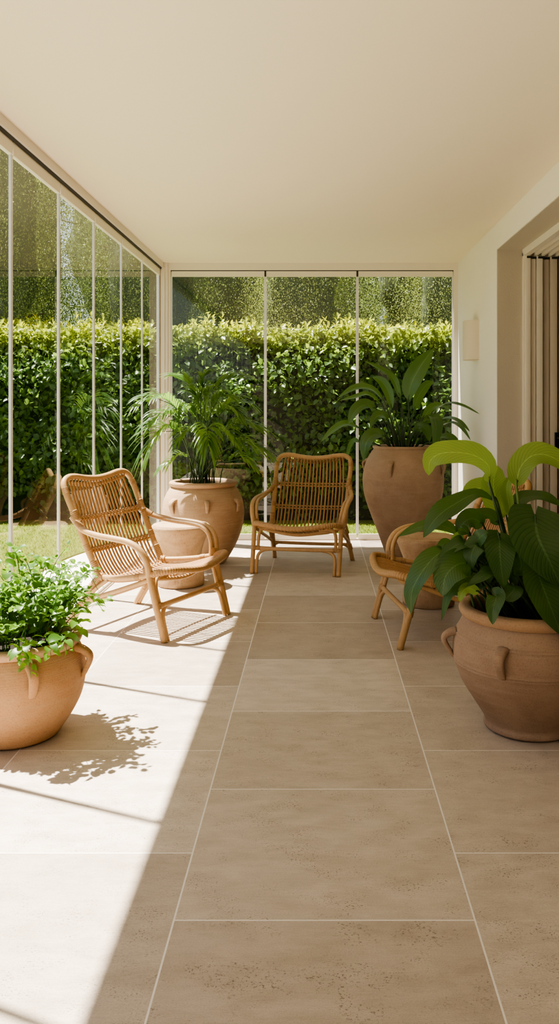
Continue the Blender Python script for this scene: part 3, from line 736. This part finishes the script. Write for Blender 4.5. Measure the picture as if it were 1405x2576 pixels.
for pts, nl in (([(100, 1580, 3.28), (118, 1480, 3.27), (140, 1415, 3.25), (172, 1372, 3.2)], 15), ([(60, 1560, 3.3), (50, 1450, 3.28), (42, 1400, 3.25), (30, 1372, 3.22)], 14),
                ([(120, 1580, 3.25), (150, 1490, 3.22), (180, 1480, 3.2), (206, 1500, 3.18)], 13), ([(110, 1590, 3.2), (150, 1550, 3.15), (180, 1545, 3.12), (208, 1580, 3.1)], 13),
                ([(60, 1600, 3.15), (62, 1615, 3.0), (68, 1650, 2.955), (78, 1705, 2.965)], 15), ([(30, 1600, 3.15), (48, 1625, 3.0), (52, 1665, 2.96)], 10),
                ([(110, 1600, 3.15), (122, 1610, 3.03), (128, 1650, 2.975)], 11), ([(130, 1590, 3.2), (158, 1600, 3.06), (168, 1640, 3.035)], 12), ([(150, 1580, 3.25), (185, 1575, 3.16), (192, 1600, 3.15)], 9),
                ([(90, 1580, 3.28), (85, 1480, 3.26), (70, 1420, 3.22), (50, 1395, 3.2)], 14), ([(70, 1600, 3.2), (20, 1480, 3.2), (-20, 1420, 3.15)], 12)):
    vine([tuple(L_at(*p)) for p in pts], nl, .042, hang=pts[-1][1] > 1630)

# ---- palm in the pot by the corner
PP = V((-.937, 6.86, 0))
root = empty('potted_palm', PP); tag(root, 'feathery green palm in a big pale terracotta pot near the glass corner', 'potted plant')
make_pot(root, [(.165, 0), (.185, .015), (.215, .06), (.27, .16), (.312, .27), (.333, .385), (.330, .475), (.312, .545), (.280, .605), (.256, .630), (.252, .640)], .026, M['terra_pale'], M['terra_lip'], .615, .23,
         [(-38, .430, .540, .030, .026), (13, .45, .53, .020, .018), (62, .44, .53, .02, .022), (150, .44, .53, .02, .022), (-120, .44, .53, .02, .022)])
def frond(base, start, end, tip, nleaf=17, ll=.25, lw=.0088, root=root, droop=.45):
    """stalk from the soil, arching midrib, narrow leaflets drooping from both sides"""
    base, start, end, tip = V(base), V(start), V(end), V(tip)
    b = MB(); mid = base.lerp(start, .55)+V((0, 0, .06)); b.tube([base, mid, start, end], lambda t: .0055*(1-.65*t), 6, 24)
    rach = catmull([start, start.lerp(end, .5)+V((0, 0, .03)), end, end.lerp(tip, .45)], 40)
    g = MB()
    for k in range(nleaf):
        t = k/(nleaf-1); i = min(38, int(t*38)); p = rach[i]; T = (rach[i+1]-rach[i]).normalized()
        S = T.cross(V((0, 0, 1)))
        S = S.normalized() if S.length > .05 else V((1, 0, 0))
        for sg in (1, -1):
            sp = 1.0-.72*t; L = ll*random.uniform(.82, 1.12)*(1-.25*abs(t-.45))
            d = (T*(.75+.6*t)+S*sg*sp+V((0, 0, .30-.15*t+random.gauss(0, .10)))).normalized()
            q1 = p+d*L*.4+V((0, 0, .01)); q2 = p+d*L*.75-V((0, 0, droop*L*.28)); q3 = p+d*L*.98-V((0, 0, droop*L*.75))
            ok = all((root.location+q).x > GX+.02 and (root.location+q).y < FY-.05 for q in (q1, q2, q3))
            if not ok: continue
            g.leaf([p, q1, q2, q3], lw*random.uniform(.8, 1.2), V((0, -.25, 1)), .35, .75, .25, 9, 2)
    fr = g.build('frond', M['palm'], root); b.build('stalk', M['stem'], fr)
def Q(px, py, dY): return at(px, py, 6.86+dY)-PP
for (sx, sy, sd), (ex, ey, ed), (tx, ty, td), n, ll in (
    ((445, 1030, -.20), (395, 1002, -.36), (345, 1012, -.48), 18, .27), ((448, 1090, -.22), (405, 1085, -.36), (368, 1140, -.44), 20, .29), ((455, 1060, -.1), (415, 1045, -.3), (370, 1075, -.42), 14, .24), ((470, 1150, -.2), (430, 1160, -.28), (400, 1182, -.3), 10, .15),
    ((520, 1080, -.18), (522, 1092, -.32), (524, 1140, -.40), 18, .22), ((488, 1000, .02), (465, 960, .04), (425, 946, .05), 15, .24), ((505, 985, .05), (510, 950, .0), (535, 935, -.04), 13, .2),
    ((535, 990, .05), (570, 955, .07), (622, 948, .1), 15, .25), ((565, 1080, -.1), (610, 1068, -.12), (665, 1080, -.14), 17, .26), ((580, 1125, -.16), (625, 1118, -.2), (670, 1138, -.22), 16, .24),
    ((575, 1160, -.2), (610, 1155, -.24), (640, 1175, -.26), 10, .16), ((470, 1040, .08), (440, 1020, .12), (420, 1040, .14), 13, .2), ((515, 1030, .1), (525, 990, .12), (540, 985, .12), 13, .22),
    ((560, 1035, .1), (595, 1010, .16), (630, 1020, .2), 14, .22), ((490, 1050, -.1), (468, 1030, -.16), (450, 1050, -.2), 14, .2), ((548, 1050, -.1), (575, 1030, -.16), (600, 1045, -.2), 14, .2),
    ((505, 1045, -.05), (498, 1000, -.1), (480, 990, -.12), 13, .21), ((530, 1040, -.02), (550, 1000, -.05), (575, 1000, -.08), 13, .21), ((515, 1020, 0), (508, 990, 0), (512, 968, -.02), 13, .22),
    ((500, 1100, -.1), (470, 1085, -.2), (448, 1110, -.26), 13, .18), ((545, 1095, -.1), (575, 1090, -.2), (600, 1115, -.26), 13, .18), ((520, 1060, .14), (520, 1030, .2), (525, 1030, .24), 12, .2)):
    base = V((random.gauss(-.01, .045), random.gauss(0, .045), .61))
    frond(base, Q(sx, sy, sd), Q(ex, ey, ed), Q(tx, ty, td), n, ll)
b = MB()
for k in range(16):
    x, y = random.gauss(0, .05), random.gauss(0, .05)
    b.tube([(x, y, .61), (x*1.3, y*1.2, .80), (x*2.6, y*2, random.uniform(.95, 1.15))], lambda t: .005*(1-.5*t), 6, 14)
b.build('stem', M['stem'], root)

# ---- tall urn with paddle leaves
UP = V((.741, 7.22, 0))
root = empty('potted_strelitzia', UP); tag(root, 'tall brown terracotta urn holding a dark paddle-leaved plant by the far window', 'potted plant')
make_pot(root, [(.150, 0), (.158, .02), (.176, .07), (.225, .21), (.290, .37), (.333, .50), (.350, .615), (.349, .69), (.330, .78), (.296, .855), (.262, .905), (.250, .925)], .014, M['terra_brown'], M['terra_brown'], .895, .235,
         [(d, .700, .818, .036, .024) for d in (-24, 66, 156, 246)])
def paddle(pts, hw, hint, bx=0., by=0., a=.7, b_=.8, fold=.3, root=root, Y0=7.22, zsoil=.90, mat='paddle', stem='stem', stalk_r=.0075, O=UP, wave=.02, stalk=True, bend=.10, nl=16, notch=0., name='leaf', wf=3.):
    W = [at(px, py, Y0+dy)-O for px, py, dy in pts]
    g = MB(); g.leaf(W, hw, hint, a, b_, fold, nl, 6, wave, wf, notch); lf = g.build(name, M[mat], root)
    if stalk:
        base = V((bx, by, zsoil)); d = (W[0]-base)
        T = (W[1]-W[0]).normalized()
        b = MB(); b.tube([base, base+d*.5+V((0, 0, bend*d.length)), W[0], W[0].lerp(W[1], .35)], lambda t: stalk_r*(1-.6*t), 8, 22); b.build('stalk', M[stem], lf)
    return lf
for pts, hw, hint, bx in (
    ([(1026, 1008, 0), (1034, 965, -.02), (1058, 920, -.03), (1089, 877, -.02)], .083, (-.55, -1, -.35), .04),
    ([(1008, 1005, .02), (990, 955, .03), (955, 928, .04), (916, 908, .05)], .036, (-.5, -.5, 1), .02),
    ([(966, 1010, -.05), (935, 980, -.1), (895, 976, -.14), (850, 1000, -.16)], .050, (-.1, -.7, 1), -.04),
    ([(958, 1015, .05), (925, 992, .04), (890, 1000, .03), (853, 1008, .02)], .036, (-.2, -.6, 1), -.05),
    ([(946, 1030, -.12), (920, 1018, -.2), (895, 1032, -.25), (875, 1068, -.28)], .060, (-.5, -1, .5), -.06),
    ([(905, 1078, -.05), (870, 1066, -.1), (838, 1082, -.12), (806, 1112, -.14)], .040, (-.3, -.8, .9), -.10),
    ([(968, 1098, -.22), (945, 1092, -.33), (922, 1112, -.38), (914, 1160, -.38)], .066, (-.6, -1, .3), -.08),
    ([(1085, 1042, -.15), (1120, 1016, -.3), (1160, 1020, -.42), (1206, 1042, -.52)], .026, (.1, -.55, 1), .08),
    ([(1090, 1064, -.1), (1125, 1052, -.2), (1155, 1062, -.3), (1181, 1086, -.36)], .033, (.3, -.7, 1), .08),
    ([(1098, 1078, -.2), (1130, 1064, -.3), (1158, 1075, -.4), (1183, 1108, -.44)], .030, (.3, -.7, 1), .10),
    ([(1092, 1112, -.2), (1115, 1098, -.3), (1140, 1108, -.36), (1162, 1146, -.4)], .044, (.4, -1, .7), .11),
    ([(1066, 1064, -.25), (1088, 1050, -.34), (1096, 1075, -.4), (1091, 1128, -.42)], .065, (.5, -1, .2), .06),
    ([(905, 1112, .05), (890, 1108, .10), (878, 1128, .14), (870, 1160, .16)], .024, (-.5, -1, .4), -.12),
    ([(985, 1030, .1), (978, 990, .15), (960, 960, .18), (935, 948, .2)], .045, (-.4, -1, .5), -.02),
    ([(1040, 1035, .1), (1050, 1000, .15), (1070, 970, .16), (1090, 960, .18)], .045, (.4, -1, .4), .03),
    ([(1060, 1060, .05), (1080, 1030, .08), (1105, 1020, .1), (1130, 1030, .12)], .040, (.3, -.7, 1), .06),
    ([(975, 1060, -.1), (962, 1045, -.18), (945, 1050, -.22), (930, 1075, -.25)], .050, (-.4, -1, .6), -.05),
    ([(1045, 1085, -.2), (1058, 1072, -.28), (1072, 1085, -.32), (1080, 1112, -.34)], .048, (.3, -1, .4), .05)):
    paddle(pts, hw, hint, bx+random.uniform(-.02, .02), random.uniform(-.05, .05))
b = MB()
for k in range(22):
    a = random.uniform(0, 6.28); x, y = .11*math.cos(a)*random.random(), .08*math.sin(a)*random.random()
    b.tube([(x, y, .90), (x*1.5, y*1.3, 1.02), (x*2.6+random.gauss(0, .02), y*2, random.uniform(1.10, 1.28))], lambda t: .0075*(1-.6*t), 7, 14)
b.build('stem', M['stem'], root)

# ---- right front pot with broad leaves
RP = V((.852, 3.37, 0))
root = empty('potted_peace_lily', RP); tag(root, 'large broad-leaved plant in a squat brown terracotta pot in the right foreground', 'potted plant')
make_pot(root, [(.158, 0), (.178, .010), (.180, .022), (.176, .036), (.184, .055), (.222, .115), (.268, .19), (.296, .265), (.302, .325), (.292, .375), (.272, .42), (.255, .447), (.250, .455)], .030, M['terra_brown_shaded'], M['terra_lip_shaded'], .425, .225,
         [(d, .275, .378, .038, .022) for d in (-33, -96, 30, 95, 160)], (.268, .280, .375, .387))
def lily(pts, hw, hint, mat='lily', bx=0., by=0., a=.5, b_=.85, fold=.18, wave=.08, notch=.0, stalk=True, bend=.04, sr=.0065, stem='stem'):
    paddle(pts, hw, hint, bx, by, a, b_, fold, root, 3.37, .44, mat, stem, sr, RP, wave, stalk, bend, 20, notch, wf=2.2)
P_ = 'lily_pale'
lily([(1229, 1214, -.02), (1228, 1172, -.05), (1192, 1146, -.08), (1145, 1138, -.10), (1104, 1142, -.11), (1080, 1162, -.11), (1078, 1196, -.10)], .058, (.35, -1, .75), P_, .0, .0, .45, .72, .15, .10, 0, True, .0, .0085, 'stem')
lily([(1298, 1225, .0), (1306, 1180, .02), (1335, 1148, .03), (1375, 1145, .03), (1425, 1175, .02), (1450, 1215, .0)], .055, (-.2, -1, .8), P_, .03, .02, .45, .7, .25, .05, 0, True, .0, .010, 'stem_pale')
lily([(1262, 1305, .06), (1248, 1262, .06), (1240, 1215, .05), (1252, 1172, .04)], .060, (.15, -1, .1), P_, .0, .05, .55, .6, .12, .06, 0, True, .02, .006, 'stem_pale')
lily([(1285, 1300, .03), (1278, 1262, .03), (1274, 1225, .02), (1285, 1195, .02)], .024, (-.4, -1, .1), P_, .02, .04, .5, .7, .5, .03, 0, True, .0, .008, 'stem_pale')
lily([(1262, 1248, .1), (1235, 1232, .1), (1195, 1230, .09), (1162, 1258, .08)], .052, (.1, -1, .75), P_, .0, .08, .5, .7, .1, .05, 0, True, .02, .006)
lily([(1250, 1262, .0), (1200, 1242, -.03), (1140, 1270, -.08), (1095, 1305, -.12), (1064, 1352, -.14)], .046, (-.35, -1, .75), 'lily', -.03, .0, 1.5, 1.05, .2, .09, 0, True, .04)
lily([(1160, 1350, -.05), (1120, 1325, -.08), (1060, 1325, -.1), (998, 1352, -.12)], .034, (-.2, -.8, 1), 'lily', -.08, -.02, .6, .9, .25)
lily([(1140, 1385, -.14), (1100, 1395, -.20), (1060, 1440, -.24), (1035, 1490, -.25), (1034, 1548, -.25)], .047, (-.7, -1, .45), 'lily', -.10, -.06, .7, 1.0, .25, .10)
lily([(1182, 1418, -.18), (1150, 1420, -.24), (1120, 1450, -.27), (1112, 1500, -.27)], .060, (-.35, -1, .25), 'lily', -.06, -.08, .45, .75, .15, .05)
lily([(1255, 1345, -.18), (1256, 1385, -.24), (1260, 1430, -.25), (1268, 1486, -.24)], .060, (.05, -1, .2), 'lily', .0, -.08, .32, .9, .14, .04, .35)
lily([(1345, 1300, -.15), (1352, 1350, -.22), (1380, 1410, -.26), (1412, 1480, -.27)], .116, (.1, -1, .30), 'lily', .06, -.08, .30, .85, .12, .03, .5)
lily([(1348, 1430, -.22), (1362, 1470, -.27), (1385, 1530, -.29), (1412, 1600, -.29)], .082, (.35, -1, .2), 'lily', .08, -.10, .4, .85, .15, .04)
lily([(1288, 1275, .08), (1320, 1252, .08), (1370, 1252, .06), (1425, 1278, .04)], .040, (.1, -.6, 1), 'lily', .05, .08, .5, .8, .2)
lily([(1215, 1322, -.04), (1190, 1305, -.06), (1165, 1315, -.08), (1150, 1345, -.08)], .042, (-.2, -1, .4), 'lily', -.04, -.02, .5, .8)
lily([(1255, 1320, .0), (1228, 1296, .0), (1196, 1298, -.01), (1168, 1318, -.02)], .036, (-.1, -.7, 1), 'lily', -.02, .02, .55, .8)
lily([(1170, 1400, -.1), (1155, 1378, -.13), (1152, 1355, -.14), (1162, 1335, -.14)], .032, (-.3, -1, .3), 'lily_pale', -.05, -.05, .5, .8, .3)
lily([(1195, 1395, -.1), (1178, 1372, -.16), (1150, 1370, -.2), (1100, 1405, -.22)], .044, (-.3, -.8, .9), 'lily', -.05, -.05)
lily([(1190, 1385, -.16), (1202, 1358, -.2), (1215, 1345, -.22), (1228, 1340, -.22)], .030, (-.5, -1, .5), 'lily', -.03, -.07)
lily([(1215, 1390, -.16), (1200, 1370, -.2), (1185, 1395, -.22), (1188, 1430, -.22)], .040, (-.5, -1, .2), 'lily', -.03, -.07)
lily([(1240, 1500, -.21), (1248, 1500, -.27), (1240, 1530, -.295), (1238, 1572, -.295)], .034, (-.3, -1, .3), 'lily', -.04, -.12, .5, .8, .3, .04, 0, True, .15)
lily([(1195, 1440, -.16), (1160, 1465, -.22), (1130, 1490, -.25), (1110, 1560, -.26)], .028, (-.5, -1, .4), 'lily', -.08, -.10, .5, .9)
lily([(1205, 1490, -.2), (1178, 1480, -.24), (1162, 1490, -.26), (1156, 1515, -.26)], .022, (-.4, -1, .4), 'lily_pale', -.12, -.10, .5, .8)
lily([(1260, 1450, -.18), (1232, 1440, -.22), (1212, 1450, -.24), (1170, 1478, -.25)], .030, (-.3, -.8, .9), 'lily', -.05, -.10)
lily([(1302, 1450, -.18), (1310, 1425, -.22), (1305, 1400, -.22), (1290, 1380, -.2)], .036, (.2, -1, .2), 'lily', .04, -.08)
lily([(1290, 1470, -.2), (1292, 1482, -.24), (1278, 1500, -.25), (1268, 1510, -.25)], .034, (0, -1, .3), 'lily', .02, -.1)
for px, py, dx, dyp, h in ((1225, 1372, -28, 40, .026), (1140, 1368, -42, 16, .020), (1182, 1345, -30, -16, .022), (1262, 1412, -36, 28, .022), (1232, 1452, -60, 12, .020), (1210, 1422, 22, 44, .026),
                            (1300, 1350, 34, 26, .026), (1318, 1392, 20, 44, .028), (1278, 1436, 16, 46, .022), (1176, 1460, -20, 52, .018), (1310, 1310, -26, 34, .022)):
    lily([(px, py, -.1), (px+dx*.45, py+dyp*.2-6, -.14), (px+dx*.8, py+dyp*.6, -.16), (px+dx, py+dyp, -.17)], h, (dx*.01, -1, .5), 'lily', (px-1330)/900, -.04, .6, .85, .25, .06)
for k in range(18):                                       # leaves filling the heart of the plant
    px, py, dy = random.uniform(1160, 1400), random.uniform(1385, 1480), random.uniform(-.05, .16)
    sg = -1 if px < 1285 else 1; l = random.uniform(45, 75); dn = random.uniform(.2, 1.1)
    lily([(px, py, dy), (px+sg*l*.4, py-12, dy-.03), (px+sg*l*.75, py+l*.2*dn, dy-.06), (px+sg*l, py+l*dn*.7, dy-.07)], random.uniform(.030, .048), (sg*.4, -.9, random.uniform(.3, .9)), 'lily',
         random.uniform(-.08, .1), random.uniform(-.08, .08))

# ------------------------------------------------------------------ wall lamp
LW = V((WX, 7.05, 1.835))
root = empty('wall_lamp', LW); tag(root, 'cream half-round wall lamp fixed to the white wall right of the far window', 'wall lamp')
b = MB(); b.box(-.014, 0, -.05, .05, -.13, .13, .0); b.build('back_plate', M['frame'], root, False)
b = MB(); seg = 24; vs = []
for z in (-.162, .168):
    for k in range(seg+1):
        a = math.pi*k/seg; vs.append((-.112*math.sin(a)**.7 if 0 < k < seg else 0., .125*math.cos(a), z))
n = seg+1
fs = [(k, k+1, n+k+1, n+k) for k in range(seg)]+[tuple(range(n))[::-1], tuple(range(n, 2*n))]
b.add(vs, fs); sharp(b.build('lamp_shade', M['lampshade'], root), 40)

# ------------------------------------------------------------------ light
sun_dir = V((1.012, -.442, -2.52)).normalized()
sl = bpy.data.lights.new('sun', 'SUN'); sl.energy = 20.; sl.angle = .014; sl.color = (1., .93, .83)
so = bpy.data.objects.new('sun', sl); COL.objects.link(so); so.rotation_euler = sun_dir.to_track_quat('-Z', 'Y').to_euler(); so.location = (-6, 10, 12)
wd = bpy.data.worlds.new('sky'); SC.world = wd; wd.use_nodes = True; nt = wd.node_tree; nt.nodes.clear()
sky = nd(nt, 'ShaderNodeTexSky'); sky.sky_type = 'NISHITA'; sky.sun_disc = False; sky.sun_elevation = math.asin(-sun_dir.z); sky.sun_rotation = math.atan2(-sun_dir.x, -sun_dir.y)
mx = mixc(nt, .32, sky.outputs[0], (6., 5.6, 5.0))
bg = nd(nt, 'ShaderNodeBackground'); bg.inputs[1].default_value = .17; lk(nt, mx, bg.inputs[0])
o = nd(nt, 'ShaderNodeOutputWorld'); lk(nt, bg.outputs[0], o.inputs[0])

# ------------------------------------------------------------------ camera
cd = bpy.data.cameras.new('camera'); cam = bpy.data.objects.new('camera', cd); COL.objects.link(cam)
cam.location = (0, 0, EYE); cam.rotation_euler = (math.radians(90), 0, 0)
cd.sensor_fit = 'VERTICAL'; cd.sensor_height = 36.; cd.lens = 36.*F_PX/2576
cd.shift_x = (702.5-CX)/2576; cd.shift_y = (CY-1288)/2576; cd.clip_start = .05; cd.clip_end = 200
SC.camera = cam
SC.view_settings.view_transform = 'AgX'; SC.view_settings.look = 'AgX - Medium High Contrast'; SC.view_settings.exposure = .66
SC.cycles.max_bounces = 12; SC.cycles.diffuse_bounces = 7; SC.cycles.transparent_max_bounces = 24; SC.cycles.glossy_bounces = 4
SC.cycles.caustics_reflective = False; SC.cycles.sample_clamp_indirect = 8.
